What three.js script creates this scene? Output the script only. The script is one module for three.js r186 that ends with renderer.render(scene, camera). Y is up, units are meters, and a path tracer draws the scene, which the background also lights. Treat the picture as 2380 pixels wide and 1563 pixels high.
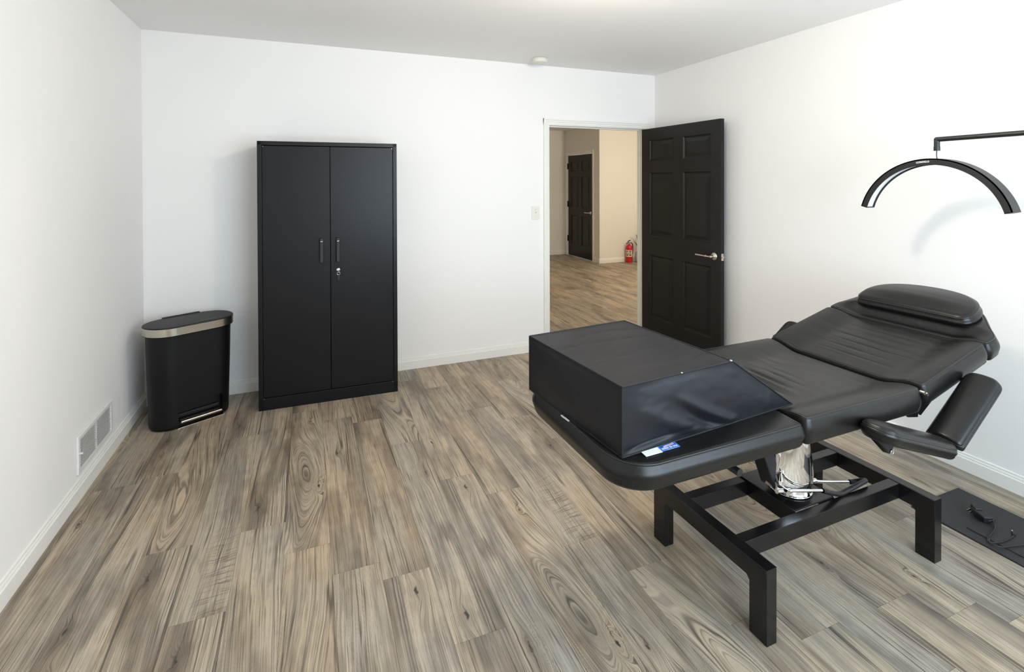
import * as THREE from 'three';
import { mergeGeometries } from 'three/addons/utils/BufferGeometryUtils.js';
import { RoundedBoxGeometry } from 'three/addons/geometries/RoundedBoxGeometry.js';
import { FontLoader } from 'three/addons/loaders/FontLoader.js';
import { TextGeometry } from 'three/addons/geometries/TextGeometry.js';
import { RectAreaLightUniformsLib } from 'three/addons/lights/RectAreaLightUniformsLib.js';

// ---------------------------------------------------------------- camera, sky, light, exposure
const scene = new THREE.Scene();
const renderer = new THREE.WebGLRenderer();
renderer.toneMapping = THREE.LinearToneMapping;
renderer.toneMappingExposure = 1.06;
renderer.shadowMap.enabled = true;
RectAreaLightUniformsLib.init();

const camera = new THREE.PerspectiveCamera(2 * Math.atan(781.5 / 1183.56) * 180 / Math.PI, 2380 / 1563, 0.05, 60);
{
  const yaw = 0.383866, pitch = 0.008271, roll = -0.003298;
  const f = new THREE.Vector3(Math.sin(yaw) * Math.cos(pitch), -Math.sin(pitch), -Math.cos(yaw) * Math.cos(pitch));
  const r = new THREE.Vector3(Math.cos(yaw), 0, Math.sin(yaw)), u = new THREE.Vector3().crossVectors(r, f);
  const r2 = r.clone().multiplyScalar(Math.cos(roll)).addScaledVector(u, Math.sin(roll));
  const u2 = u.clone().multiplyScalar(Math.cos(roll)).addScaledVector(r, -Math.sin(roll));
  camera.quaternion.setFromRotationMatrix(new THREE.Matrix4().makeBasis(r2, u2, f.clone().negate()));
  camera.position.set(0, 1.52, 0);
  camera.setViewOffset(2380, 1563, 0, 781.5 - 430.56, 2380, 1563);
}
scene.background = new THREE.Color().setRGB(0.75, 0.88, 1.0);
scene.backgroundIntensity = 4.0;

// daylight through the window behind the camera, and the two ceiling lamps (their fittings are built further down)
const DAYLIGHT = { color: [0.69, 0.86, 1.0], power: 7.1 };
const LAMP = { color: [1.0, 0.875, 0.71], power: 3.3, at: [1.25, 2.36, -1.78] };
const HALL_LAMP = { color: [1.0, 0.87, 0.69], power: 5.7, at: [5.1, 2.36, -5.6] };

// ---------------------------------------------------------------- room measures (metres)
const XL = -1.026, XR = 3.186, ZB = -4.126, ZF = 0.7, H = 2.551, WT = 0.115;
const DX0 = 2.03, DX1 = 3.06, DH = 2.02;            // doorway in the back wall
const HX0 = 1.7, HX1 = 6.3, HZ = -9.38, JX = 4.98, JZ = -8.05;   // hall beyond

// ---------------------------------------------------------------- helpers
let seed = 12345;
const rnd = () => { seed = (seed * 1664525 + 1013904223) >>> 0; return seed / 4294967296; };
const V3 = (x, y, z) => new THREE.Vector3(x, y, z);
const clamp = (x, a, b) => Math.min(b, Math.max(a, x));
const sm = (a, b, x) => { const t = clamp((x - a) / (b - a), 0, 1); return t * t * (3 - 2 * t); };
const mix = (a, b, t) => a + (b - a) * t;

const PERM = new Uint8Array(512);
{ const p = [...Array(256).keys()]; for (let i = 255; i > 0; i--) { const j = Math.floor(rnd() * (i + 1)); [p[i], p[j]] = [p[j], p[i]]; } for (let i = 0; i < 512; i++) PERM[i] = p[i & 255]; }
function vn(x, y) {   // smooth value noise, 0..1
  const xi = Math.floor(x), yi = Math.floor(y); let fx = x - xi, fy = y - yi;
  fx = fx * fx * (3 - 2 * fx); fy = fy * fy * (3 - 2 * fy);
  const X = xi & 255, Y = yi & 255;
  const a = PERM[PERM[X] + Y], b = PERM[PERM[(X + 1) & 255] + Y], c = PERM[PERM[X] + ((Y + 1) & 255)], d = PERM[PERM[(X + 1) & 255] + ((Y + 1) & 255)];
  return (a + (b - a) * fx + (c - a) * fy + (a - b - c + d) * fx * fy) / 255;
}
const fbm = (x, y) => vn(x, y) * 0.55 + vn(x * 2.1 + 7, y * 2.1 + 3) * 0.28 + vn(x * 4.3 + 1, y * 4.3 + 9) * 0.17;

function dataTexture(w, h, fill, srgb) {
  const d = new Uint8Array(w * h * 4);
  for (let y = 0, i = 0; y < h; y++) for (let x = 0; x < w; x++, i += 4) { const c = fill(x, y); d[i] = c[0]; d[i + 1] = c[1]; d[i + 2] = c[2]; d[i + 3] = 255; }
  const t = new THREE.DataTexture(d, w, h, THREE.RGBAFormat);
  t.magFilter = THREE.LinearFilter; t.minFilter = THREE.LinearMipmapLinearFilter; t.generateMipmaps = true;
  t.wrapS = t.wrapT = THREE.RepeatWrapping; if (srgb) t.colorSpace = THREE.SRGBColorSpace; t.needsUpdate = true;
  return t;
}

const usedNames = new Map();
function numbered(name) { const n = usedNames.get(name) ?? 0; usedNames.set(name, n + 1); return n ? name + '_' + String(n).padStart(3, '0') : name; }
function shadows(o) { o.castShadow = true; o.receiveShadow = true; return o; }
function thing(name, label, category, pos = [0, 0, 0], turn = 0, group) {
  const o = new THREE.Group(); o.name = numbered(name); o.position.set(...pos); o.rotation.y = turn;
  o.userData = { label, category }; if (group) o.userData.group = group; scene.add(o); return o;
}
function structure(name, label, category) { const o = thing(name, label, category); o.userData.kind = 'structure'; return o; }
function part(parent, name, geo, mat, label) {
  const g = Array.isArray(geo) ? mergeGeometries(geo.map((q) => { const c = q.index ? q.toNonIndexed() : q; for (const k of Object.keys(c.attributes)) if (!['position', 'normal', 'uv'].includes(k)) c.deleteAttribute(k); return c; })) : geo;
  const m = shadows(new THREE.Mesh(g, mat)); m.name = name; if (label) m.userData.label = label; parent.add(m); return m;
}
function tri(geo, s = 1) {   // uv in metres from the dominant normal axis
  const p = geo.attributes.position, n = geo.attributes.normal, uv = new Float32Array(p.count * 2);
  for (let i = 0; i < p.count; i++) {
    const ax = Math.abs(n.getX(i)), ay = Math.abs(n.getY(i)), az = Math.abs(n.getZ(i));
    const [a, b] = ay >= ax && ay >= az ? [p.getX(i), p.getZ(i)] : ax >= az ? [p.getZ(i), p.getY(i)] : [p.getX(i), p.getY(i)];
    uv[2 * i] = a * s; uv[2 * i + 1] = b * s;
  }
  geo.setAttribute('uv', new THREE.BufferAttribute(uv, 2)); return geo;
}
function box(x0, x1, y0, y1, z0, z1) { const g = new THREE.BoxGeometry(x1 - x0, y1 - y0, z1 - z0); g.translate((x0 + x1) / 2, (y0 + y1) / 2, (z0 + z1) / 2); return tri(g); }
function rbox(x0, x1, y0, y1, z0, z1, r = 0.003, seg = 2) { const g = new RoundedBoxGeometry(x1 - x0, y1 - y0, z1 - z0, seg, r); g.translate((x0 + x1) / 2, (y0 + y1) / 2, (z0 + z1) / 2); return tri(g); }
function tube(pts, r, seg = 24, rad = 8, closed = false, tension = 0.5) {
  const c = new THREE.CatmullRomCurve3(pts.map((q) => q.isVector3 ? q : V3(...q)), closed, 'catmullrom', tension);
  return new THREE.TubeGeometry(c, seg, r, rad, closed);
}
function rod(a, b, r, rad = 16, r2 = r) {   // capped cylinder from a to b
  const A = V3(...a), B = V3(...b), d = B.clone().sub(A), g = new THREE.CylinderGeometry(r2, r, d.length(), rad);
  g.applyQuaternion(new THREE.Quaternion().setFromUnitVectors(V3(0, 1, 0), d.clone().normalize())); g.translate(...A.clone().add(B).multiplyScalar(0.5).toArray()); return g;
}
function bar(a, b, w, h, up = [0, 1, 0], r = 0.002) {   // rounded box bar between two points
  const A = V3(...a), B = V3(...b), d = B.clone().sub(A), L = d.length(), g = new RoundedBoxGeometry(L, h, w, 2, r);
  const X = d.normalize(), Z = X.clone().cross(V3(...up)).normalize(), Y = Z.clone().cross(X);
  g.applyMatrix4(new THREE.Matrix4().makeBasis(X, Y, Z)); g.translate(...A.add(B).multiplyScalar(0.5).toArray()); return tri(g);
}
function lathe(pts, seg = 40) { return new THREE.LatheGeometry(pts.map(([r, y]) => new THREE.Vector2(r, y)), seg); }
function extrude(shape, depth, bevel = 0, seg = 12) { return new THREE.ExtrudeGeometry(shape, { depth, bevelEnabled: bevel > 0, bevelSize: bevel, bevelThickness: bevel, bevelOffset: -bevel, bevelSegments: 2, curveSegments: seg }); }
function rrect(x0, x1, y0, y1, r) {
  const rr = Array.isArray(r) ? r : [r, r, r, r], s = new THREE.Shape();   // corners: x0y0, x1y0, x1y1, x0y1
  s.moveTo(x0 + rr[0], y0); s.lineTo(x1 - rr[1], y0); s.absarc(x1 - rr[1], y0 + rr[1], rr[1], -Math.PI / 2, 0);
  s.lineTo(x1, y1 - rr[2]); s.absarc(x1 - rr[2], y1 - rr[2], rr[2], 0, Math.PI / 2);
  s.lineTo(x0 + rr[3], y1); s.absarc(x0 + rr[3], y1 - rr[3], rr[3], Math.PI / 2, Math.PI);
  s.lineTo(x0, y0 + rr[0]); s.absarc(x0 + rr[0], y0 + rr[0], rr[0], Math.PI, 1.5 * Math.PI); return s;
}
function evenOutline(shape, n) {   // n points evenly spaced along a closed shape
  const raw = shape.getPoints(16), P = []; for (const q of raw) if (!P.length || P[P.length - 1].distanceTo(q) > 1e-5) P.push(q);
  if (P[0].distanceTo(P[P.length - 1]) < 1e-5) P.pop();
  const L = [0]; for (let i = 0; i < P.length; i++) L.push(L[i] + P[i].distanceTo(P[(i + 1) % P.length]));
  const out = []; let k = 0;
  for (let i = 0; i < n; i++) { const s = L[P.length] * i / n; while (L[k + 1] < s) k++; const t = (s - L[k]) / (L[k + 1] - L[k]); out.push(P[k % P.length].clone().lerp(P[(k + 1) % P.length], t)); }
  return out;
}
// upholstered pad: shape in (x, -z) plane, top at y = 0, thickness down; dome(x, z) lifts the top
function cushion(shape, thick, { n = 160, rings = 26, roundTop = 0.012, roundBottom = 0.02, bulge = 0.006, dome = () => 0 } = {}) {
  const P = evenOutline(shape, n), N = P.map((q, i) => { const a = P[(i + n - 1) % n], b = P[(i + 1) % n], d = b.clone().sub(a); return new THREE.Vector2(d.y, -d.x).normalize(); });
  const c = new THREE.Vector2(); P.forEach((q) => c.add(q)); c.multiplyScalar(1 / n);
  const pos = [], uv = [], idx = [], rows = [];
  const ring = (fn) => { rows.push(pos.length / 3); for (let i = 0; i < n; i++) { const [x, y, s] = fn(i); pos.push(x, y, -s); uv.push(x, s + y); } };
  const off = (i, d) => [P[i].x - N[i].x * d, P[i].y - N[i].y * d];
  const flat = (s, y) => ring((i) => { const [a, b] = off(i, roundBottom); return [mix(c.x, a, s), y, mix(c.y, b, s)]; });
  flat(0.02, -thick); flat(0.6, -thick); flat(1, -thick);
  for (let k = 1; k <= 4; k++) { const a = k / 4 * Math.PI / 2; ring((i) => { const [x, z] = off(i, roundBottom * (1 - Math.sin(a))); return [x, -thick + roundBottom * (1 - Math.cos(a)), z]; }); }
  for (let k = 1; k <= 4; k++) { const t = k / 5; ring((i) => { const [x, z] = off(i, -bulge * Math.sin(Math.PI * t)); return [x, mix(-thick + roundBottom, -roundTop, t) + dome(P[i].x, P[i].y) * t, z]; }); }
  for (let k = 0; k <= 4; k++) { const a = k / 4 * Math.PI / 2; ring((i) => { const [x, z] = off(i, roundTop * (1 - Math.cos(a))); return [x, -roundTop + roundTop * Math.sin(a) + dome(x, z), z]; }); }
  for (let k = 1; k <= rings; k++) { const s = 1 - k / rings * 0.995; ring((i) => { const [a, b] = off(i, roundTop), x = mix(c.x, a, s), z = mix(c.y, b, s); return [x, dome(x, z), z]; }); }
  for (let r = 0; r + 1 < rows.length; r++) for (let i = 0; i < n; i++) { const a = rows[r] + i, b = rows[r] + (i + 1) % n, d = rows[r + 1] + i, e = rows[r + 1] + (i + 1) % n; idx.push(a, b, d, b, e, d); }
  const g = new THREE.BufferGeometry(); g.setAttribute('position', new THREE.Float32BufferAttribute(pos, 3)); g.setAttribute('uv', new THREE.Float32BufferAttribute(uv, 2)); g.setIndex(idx); g.computeVertexNormals();
  g.userData.rim = (dIn, dy) => P.map((q, i) => { const [x, z] = off(i, dIn); return V3(x, dome(x, z) + dy, -z); });
  return g;
}
function piping(cush, r = 0.0035, dIn = 0.002, dy = -0.004, seg = 200) { return tube(cush.userData.rim(dIn, dy), r, seg, 6, true); }

// ---------------------------------------------------------------- materials
const grain = dataTexture(512, 512, (x, y) => { const v = 110 + 90 * (vn(x / 3, y / 3) * 0.6 + vn(x / 7, y / 7) * 0.4) | 0; return [v, v, v]; });
const leatherBump = grain.clone(); leatherBump.repeat.set(3, 3); leatherBump.needsUpdate = true;
const wallBump = dataTexture(512, 512, (x, y) => { const v = 128 + 120 * (fbm(x / 8, y / 8) - 0.5) | 0; return [v, v, v]; });
const weave = dataTexture(256, 256, (x, y) => { const v = 128 + 60 * Math.sin(x * Math.PI / 2) * Math.sin(y * Math.PI / 2) + 50 * (vn(x / 5, y / 5) - 0.5) | 0; return [v, v, v]; });
weave.repeat.set(5, 5);
const std = (rgb, roughness, extra = {}) => new THREE.MeshPhysicalMaterial({ color: new THREE.Color().setRGB(...rgb), roughness, ...extra });
const M = {
  wall: std([0.905, 0.885, 0.865], 0.75, { bumpMap: wallBump, bumpScale: 0.0002 }),
  ceiling: std([0.93, 0.91, 0.89], 0.95, { bumpMap: wallBump, bumpScale: 0.0004 }),
  trim: std([0.87, 0.85, 0.8], 0.38),
  hallWall: std([0.84, 0.82, 0.77], 0.8),
  doorBlack: std([0.008, 0.0077, 0.0072], 0.38, { specularIntensity: 0.6 }),
  steelBlack: std([0.003, 0.003, 0.0042], 0.38, { specularIntensity: 0.65, bumpMap: grain, bumpScale: 0.00008 }),
  frameBlack: std([0.004, 0.004, 0.0045], 0.24),
  leather: std([0.006, 0.0058, 0.0056], 0.34, { specularIntensity: 0.75, bumpMap: leatherBump, bumpScale: 0.00018 }),
  pipe: std([0.01, 0.01, 0.01], 0.33),
  nylon: std([0.009, 0.0095, 0.0125], 0.46, { specularIntensity: 0.6, sheen: 0.08, sheenRoughness: 0.5, sheenColor: new THREE.Color(0.6, 0.62, 0.68), bumpMap: weave, bumpScale: 0.00012 }),
  chrome: std([0.86, 0.86, 0.87], 0.05, { metalness: 1 }),
  nickel: std([0.72, 0.66, 0.56], 0.22, { metalness: 1 }),
  brushed: std([0.62, 0.57, 0.5], 0.24, { metalness: 1 }),
  plastic: std([0.0035, 0.0035, 0.004], 0.48, { specularIntensity: 0.6 }),
  rubber: std([0.012, 0.012, 0.014], 0.45),
  matBlack: std([0.018, 0.018, 0.019], 0.62),
  lampBlack: std([0.012, 0.012, 0.012], 0.4),
  diffuser: std([0.8, 0.8, 0.78], 0.45),
  ivory: std([0.82, 0.79, 0.71], 0.45),
  white: std([0.8, 0.79, 0.77], 0.4),
  duct: std([0.3, 0.3, 0.29], 0.6),
  red: std([0.55, 0.012, 0.016], 0.25),
  subfloor: std([0.03, 0.026, 0.02], 0.9),
  leaf: std([0.02, 0.045, 0.018], 0.45),
  pot: std([0.42, 0.5, 0.5], 0.35),
  glass: new THREE.MeshPhysicalMaterial({ color: 0xffffff, roughness: 0, transmission: 1, thickness: 0, ior: 1.5 }),
};

// ---------------------------------------------------------------- floor: vinyl planks, each its own piece
const PW = 0.178, PL = 1.36, CW = 186, CHT = 1400, CELLS = 11;
function plankAtlas(k0) {
  const cells = [];
  for (let c = 0; c < CELLS; c++) {
    const knots = []; const nk = rnd() < 0.4 ? 0 : 1 + Math.floor(rnd() * 1.5);
    for (let i = 0; i < nk; i++) knots.push([0.02 + rnd() * 0.14, 0.08 + rnd() * 1.2, 0.007 + rnd() * 0.011, rnd()]);
    const cracks = knots.filter(() => rnd() < 0.75).map(([ku, kv]) => [ku, kv, 0.05 + rnd() * 0.1, 0.006 * (rnd() - 0.5) * 2, rnd() * 2]);
    cells.push({ cracks, s: k0 * 40 + c * 3.7 + rnd() * 3, tone: rnd(), lum: rnd(), uc: 0.03 + rnd() * 0.12, v0: rnd() * 1.4, cath: rnd() < 0.4 ? 1 : 0, dir: rnd() < 0.5 ? -1 : 1, knots, saw: rnd() < 0.3 ? [rnd() * PW, rnd() * PL, 0.05 + rnd() * 0.06, 0.12 + rnd() * 0.16] : null, sp: 0.0075 + rnd() * 0.004 });
  }
  return dataTexture(2048, CHT, (x, y) => {
    const c = cells[Math.min(CELLS - 1, (x / CW) | 0)], u = (x - CW * ((x / CW) | 0)) / CW * PW, v = y / CHT * PL, s = c.s;
    let r = u + 0.045 * (vn(u * 7 + s, v * 1.3 + s) - 0.5) + 0.011 * (vn(u * 18 + s, v * 3 + 2 * s) - 0.5) + 0.0016 * (vn(u * 60, v * 18 + s) - 0.5);
    if (c.cath) { const w = Math.exp(-(((v - c.v0) / 0.55) ** 2)); const q = (u - c.uc) + 0.014 * (vn(v * 3 + s, 5) - 0.5); r = mix(r, Math.abs(q) < 1 ? 9.5 * q * q + c.dir * (v - c.v0) * 0.075 + 0.016 * (vn(u * 14 + s, v * 4) - 0.5) + 0.003 * (vn(u * 50, v * 18 + s) - 0.5) : r, w); }
    let core = 0, halo = 0;
    for (const [ku, kv, rad, h] of c.knots) {
      const du = u - ku + 0.006 * (vn(v * 60 + s, u * 60) - 0.5), dv = (v - kv) / (2.4 + 1.5 * h), d = Math.sqrt(du * du + dv * dv), e = Math.exp(-((d / (rad * 1.7)) ** 2));
      r = mix(r, d * 1.1 + ku, e); core = Math.max(core, 1 - sm(rad * 0.12, rad * 0.42, d + 0.004 * (vn(u * 130, v * 130) - 0.5))); halo = Math.max(halo, Math.exp(-((d / (rad * 1.4)) ** 2)));
    }
    r += 0.0022 * (vn(r * 240 + s, v * 3) - 0.5);
    const n1 = vn(r * 135 + s, v * 0.9 + 2 * s), n2 = vn(r * 310 + 2 * s, v * 1.9 + s), mod = vn(r * 30 + 3 * s, v * 2.4);
    const line = Math.exp(-(((n1 - 0.5) / (0.03 + 0.04 * mod)) ** 2)) * (0.1 + sm(0.35, 0.8, vn(r * 50 + s, v * 2.1))), line2 = Math.exp(-(((n2 - 0.5) / 0.075) ** 2)) * (0.2 + 0.9 * vn(r * 24 + s, v * 1.7 + 9));
    const pores = sm(0.58, 0.85, vn(r * 820 + s, v * 12)), fib = vn(r * 560 + 5 * s, v * 6) - 0.5, bands = fbm(r * 26 + s, v * 0.75 + s), bl = fbm(u * 10 + s * 2, v * 2.8 + s), bl2 = fbm(u * 30 + s, v * 8 + 3 * s);
    let dark = sm(0.42, 0.72, bands) * 0.36 + sm(0.48, 0.72, bl) * 0.44 + sm(0.55, 0.8, bl2) * 0.2 + 0.3 * halo + fib * 0.34 + (c.lum - 0.5) * 0.12 - 0.08;
    if (c.saw) { const mk = Math.exp(-(((u - c.saw[0]) / c.saw[2]) ** 2) - (((v - c.saw[1]) / c.saw[3]) ** 2)); dark += mk * (0.75 * sm(0.6, 0.8, vn(u * 13 + s, v * 210 + 26 * (u - 0.1) + 3 * bl2)) + 0.1); }
    dark = clamp(dark, -0.3, 1);
    const g = clamp(0.32 + 0.36 * (c.tone - 0.5) + 1.1 * (fbm(u * 7 + 3 * s, v * 1.9) - 0.5) + 0.5 * (bands - 0.5), 0, 1);   // warm tan to grey
    let crack = 0;
    for (const [cu, cv, len, amp, ph] of c.cracks) { const t = (v - cv) / len; if (t > 0 && t < 1) { const d = u - cu - amp * Math.sin(t * 3.2 + ph) - 0.002 * (vn(v * 70, s) - 0.5); crack = Math.max(crack, Math.exp(-((d / (0.0022 * (1 - t) + 0.0005)) ** 2)) * (0.4 + 0.6 * vn(v * 90, s))); } }
    const L = clamp(line * 0.75 + line2 * 0.48 + pores * 0.3 + crack, 0, 1);
    const out = [0, 0, 0], warm = [181, 162, 137], grey = [164, 159, 149], dw = [112, 96, 78], dg = [101, 97, 91], ln = [58, 51, 44];
    for (let k = 0; k < 3; k++) { const li = mix(warm[k], grey[k], g), dk = mix(dw[k], dg[k], g); let q = mix(li, dk, dark); q = mix(q, ln[k], L * 0.8); q = mix(q, ln[k] * 0.8, core * 0.85); out[k] = clamp(q, 0, 255) | 0; }
    return out;
  }, true);
}
const atlases = [plankAtlas(0), plankAtlas(1)];
const plankMat = atlases.map((t) => new THREE.MeshPhysicalMaterial({ map: t, bumpMap: t, bumpScale: 0.0007, roughness: 0.5 }));
const floor = structure('floor', 'grey-brown wood-look vinyl plank floor running on into the hall', 'floor');
part(floor, 'subfloor', [box(XL - 0.1, XR + 0.1, -0.12, -0.006, ZB - WT, ZF + 0.12), box(HX0 - 0.1, HX1 + 0.1, -0.12, -0.006, HZ - 0.1, ZB - WT)], M.subfloor);
{
  const known = { '-1': -1.87, 0: -1.657, '-2': -2.32, '-3': -2.52, '-4': -1.606, '-7': -2.26, '-8': -2.476 };
  for (let k = -13; k < 30; k++) {
    const x0 = 1.152 + k * PW, x1 = x0 + PW, joint = known[k] ?? -rnd() * PL, inRoom = x0 < XR + 0.02 && x1 > XL - 0.02, inHall = x0 < HX1 && x1 > HX0;
    if (!inRoom && !inHall) continue;
    const zMax = inRoom ? ZF : ZB - 0.06, zMin = inHall ? HZ - 0.02 : ZB - 0.03;
    let z = joint; while (z > zMin) z -= PL;
    for (; z < zMax; z += PL) {
      const a = Math.max(z, zMin), b = Math.min(z + PL, zMax); if (b - a < 0.004) continue;
      const bi = rnd() < 0.5 ? 0 : 1, cell = Math.floor(rnd() * CELLS), flip = rnd() < 0.5, mir = rnd() < 0.5, e = 0.0005;
      const g = new THREE.BoxGeometry(PW - 2 * e, 0.006, b - a - 2 * e); g.translate((x0 + x1) / 2, -0.003, (a + b) / 2);
      const p = g.attributes.position, uv = g.attributes.uv;
      for (let i = 0; i < p.count; i++) {
        let s = (p.getX(i) - x0) / PW, t = (p.getZ(i) - z) / PL; if (mir) s = 1 - s; if (flip) t = 1 - t;
        uv.setXY(i, (cell * CW + 2 + s * (CW - 4)) / 2048, clamp(t, 0.001, 0.999));
      }
      part(floor, 'plank', g, plankMat[bi]);
    }
  }
}

// ---------------------------------------------------------------- walls, ceiling, window
const wallBack = structure('wall_back', 'white painted back wall with doorway to the hall', 'wall');
part(wallBack, 'wall_panel', [box(XL - WT, DX0 - 0.02, 0, H, ZB - WT, ZB), box(DX0 - 0.02, DX1 + 0.02, DH + 0.02, H, ZB - WT, ZB), box(DX1 + 0.02, XR + WT, 0, H, ZB - WT, ZB)], M.wall);
const wallLeft = structure('wall_left', 'white painted wall on the left with a low air vent', 'wall');
const VZ0 = -3.455, VZ1 = -3.045, VY0 = 0.143, VY1 = 0.277;   // duct opening behind the vent
part(wallLeft, 'wall_panel', [box(XL - WT, XL, 0, H, ZB, VZ0), box(XL - WT, XL, 0, H, VZ1, ZF + WT), box(XL - WT, XL, 0, VY0, VZ0, VZ1), box(XL - WT, XL, VY1, H, VZ0, VZ1)], M.wall);
const wallRight = structure('wall_right', 'white painted wall on the right behind the open door and treatment table', 'wall');
part(wallRight, 'wall_panel', box(XR, XR + WT, 0, H, ZB, ZF + WT), M.wall);
const WX0 = 0.5, WX1 = 2.8, WY0 = 0.7, WY1 = 2.1;
const wallFront = structure('wall_front', 'white painted wall with the window behind the viewer', 'wall');
part(wallFront, 'wall_panel', [box(XL, WX0, 0, H, ZF, ZF + WT), box(WX1, XR, 0, H, ZF, ZF + WT), box(WX0, WX1, 0, WY0, ZF, ZF + WT), box(WX0, WX1, WY1, H, ZF, ZF + WT)], M.wall);
const ceiling = structure('ceiling', 'flat off-white ceiling of the room and the hall', 'ceiling');
part(ceiling, 'ceiling_panel', [box(XL - WT, XR + WT, H, H + 0.1, ZB - WT, ZF + WT), box(HX0 - 0.1, HX1 + 0.1, H, H + 0.1, HZ - 0.1, ZB - WT)], M.ceiling);
const win = structure('window_1', 'white framed window behind the viewer', 'window');
{
  const f = 0.05, xm = (WX0 + WX1) / 2;
  part(win, 'window_frame', [box(WX0, WX1, WY0, WY0 + f, ZF + 0.03, ZF + 0.09), box(WX0, WX1, WY1 - f, WY1, ZF + 0.03, ZF + 0.09), box(WX0, WX0 + f, WY0 + f, WY1 - f, ZF + 0.03, ZF + 0.09), box(WX1 - f, WX1, WY0 + f, WY1 - f, ZF + 0.03, ZF + 0.09), box(xm - f / 2, xm + f / 2, WY0 + f, WY1 - f, ZF + 0.03, ZF + 0.09)], M.trim);
  for (const [a, b] of [[WX0 + f, xm - f / 2], [xm + f / 2, WX1 - f]]) part(win, 'pane', box(a, b, WY0 + f, WY1 - f, ZF + 0.058, ZF + 0.062), M.glass);
  part(win, 'window_sill', rbox(WX0 - 0.04, WX1 + 0.04, WY0 - 0.025, WY0, ZF - 0.03, ZF + 0.03), M.trim);
  const day = new THREE.RectAreaLight(new THREE.Color().setRGB(...DAYLIGHT.color), DAYLIGHT.power, WX1 - WX0 - 0.1, WY1 - WY0 - 0.1);
  day.name = 'window_daylight'; day.position.set(xm, (WY0 + WY1) / 2, ZF + 0.02); day.lookAt(xm, (WY0 + WY1) / 2, ZF - 1); scene.add(day);
}
// hall shell
const hallBack = structure('wall_hall_back', 'shaded hall wall left of the far black door', 'wall');
part(hallBack, 'wall_panel', box(HX0 - 0.1, JX, 0, H, HZ - 0.1, HZ), M.hallWall);
const hallJog = structure('wall_hall_side', 'narrow hall wall that holds the far black door', 'wall');
const HD0 = -9.27, HD1 = -8.31, HDH = 2.03;
part(hallJog, 'wall_panel', [box(JX, JX + 0.1, 0, H, HZ, HD0 - 0.02), box(JX, JX + 0.1, HDH + 0.02, H, HD0 - 0.02, HD1 + 0.02), box(JX, JX + 0.1, 0, H, HD1 + 0.02, JZ - 0.1)], M.hallWall);
const hallEnd = structure('wall_hall_end', 'warm lit hall wall behind the fire extinguisher', 'wall');
part(hallEnd, 'wall_panel', box(JX, HX1 + 0.1, 0, H, JZ - 0.1, JZ), M.hallWall);
const hallL = structure('wall_hall_left', 'hall wall out of sight on the left', 'wall');
part(hallL, 'wall_panel', box(HX0 - 0.1, HX0, 0, H, HZ, ZB - WT), M.hallWall);
const hallR = structure('wall_hall_right', 'hall wall out of sight on the right', 'wall');
part(hallR, 'wall_panel', [box(HX1, HX1 + 0.1, 0, H, JZ, ZB - WT), box(XR + WT, HX1, 0, H, ZB - WT, ZB - WT + 0.1)], M.hallWall);

// baseboards: moulded profile swept along the walls
function baseboard(name, label, runs, hgt = 0.092) {
  const o = structure(name, label, 'baseboard'), gs = [];
  for (const [ax, az, bx, bz] of runs) {   // wall runs from a to b with the room on the left-hand side of a -> b
    const s = new THREE.Shape(); s.moveTo(0, 0); s.lineTo(0.016, 0); s.lineTo(0.016, hgt * 0.70); s.lineTo(0.0105, hgt * 0.725); s.lineTo(0.0105, hgt * 0.83); s.lineTo(0.0065, hgt * 0.85); s.lineTo(0.0065, hgt * 0.96); s.lineTo(0, hgt);
    const A = V3(ax, 0, az), d = V3(bx - ax, 0, bz - az), L = d.length(), Z = d.normalize(), Y = V3(0, 1, 0), X = Y.clone().cross(Z);
    const g = new THREE.ExtrudeGeometry(s, { depth: L, bevelEnabled: false, curveSegments: 4 }); g.applyMatrix4(new THREE.Matrix4().makeBasis(X, Y, Z).setPosition(A)); gs.push(g);
  }
  part(o, 'moulding', gs, M.trim);
}
baseboard('baseboard_left', 'white moulded baseboard along the left wall', [[XL, ZB + 0.014, XL, ZF]]);
baseboard('baseboard_back', 'white moulded baseboard along the back wall', [[DX0 - 0.062, ZB, XL, ZB], [XR, ZB, DX1 + 0.062, ZB]]);
baseboard('baseboard_right', 'white moulded baseboard along the right wall', [[XR, ZF, XR, ZB]]);
baseboard('baseboard_hall', 'cream baseboard of the hall beyond the doorway', [[JX, HZ, HX0, HZ], [JX, JZ + 0.014, JX, HD1 + 0.07], [HX1, JZ, JX - 0.014, JZ]], 0.085);

// door casing of the near doorway: jambs, stop and moulded casing
function casingProfile(w) { const s = new THREE.Shape(); s.moveTo(0, 0); s.lineTo(w, 0); s.lineTo(w, 0.016); s.lineTo(w * 0.78, 0.0165); s.lineTo(w * 0.72, 0.012); s.lineTo(w * 0.5, 0.0125); s.lineTo(w * 0.44, 0.009); s.lineTo(w * 0.12, 0.008); s.lineTo(0, 0.005); return s; }
function casing(parent, P0, P1, out, nrm, w = 0.056) {   // strip from P0 to P1; out = direction away from the opening; nrm = out of the wall
  const A = V3(...P0), d = V3(...P1).sub(A), L = d.length(), Z = d.normalize(), X = V3(...out), Y = V3(...nrm);
  const g = new THREE.ExtrudeGeometry(casingProfile(w), { depth: L, bevelEnabled: false }), m = new THREE.Matrix4().makeBasis(X, Y, Z).setPosition(A);
  g.applyMatrix4(m);
  if (m.determinant() < 0) { const i = g.index; const p = g.attributes.position; for (let k = 0; k < p.count; k += 3) for (const at of Object.values(g.attributes)) { const n = at.itemSize, a = at.array; for (let q = 0; q < n; q++) { const t = a[(k + 1) * n + q]; a[(k + 1) * n + q] = a[(k + 2) * n + q]; a[(k + 2) * n + q] = t; } } g.computeVertexNormals(); }
  return part(parent, 'casing', g, M.trim);
}
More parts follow.
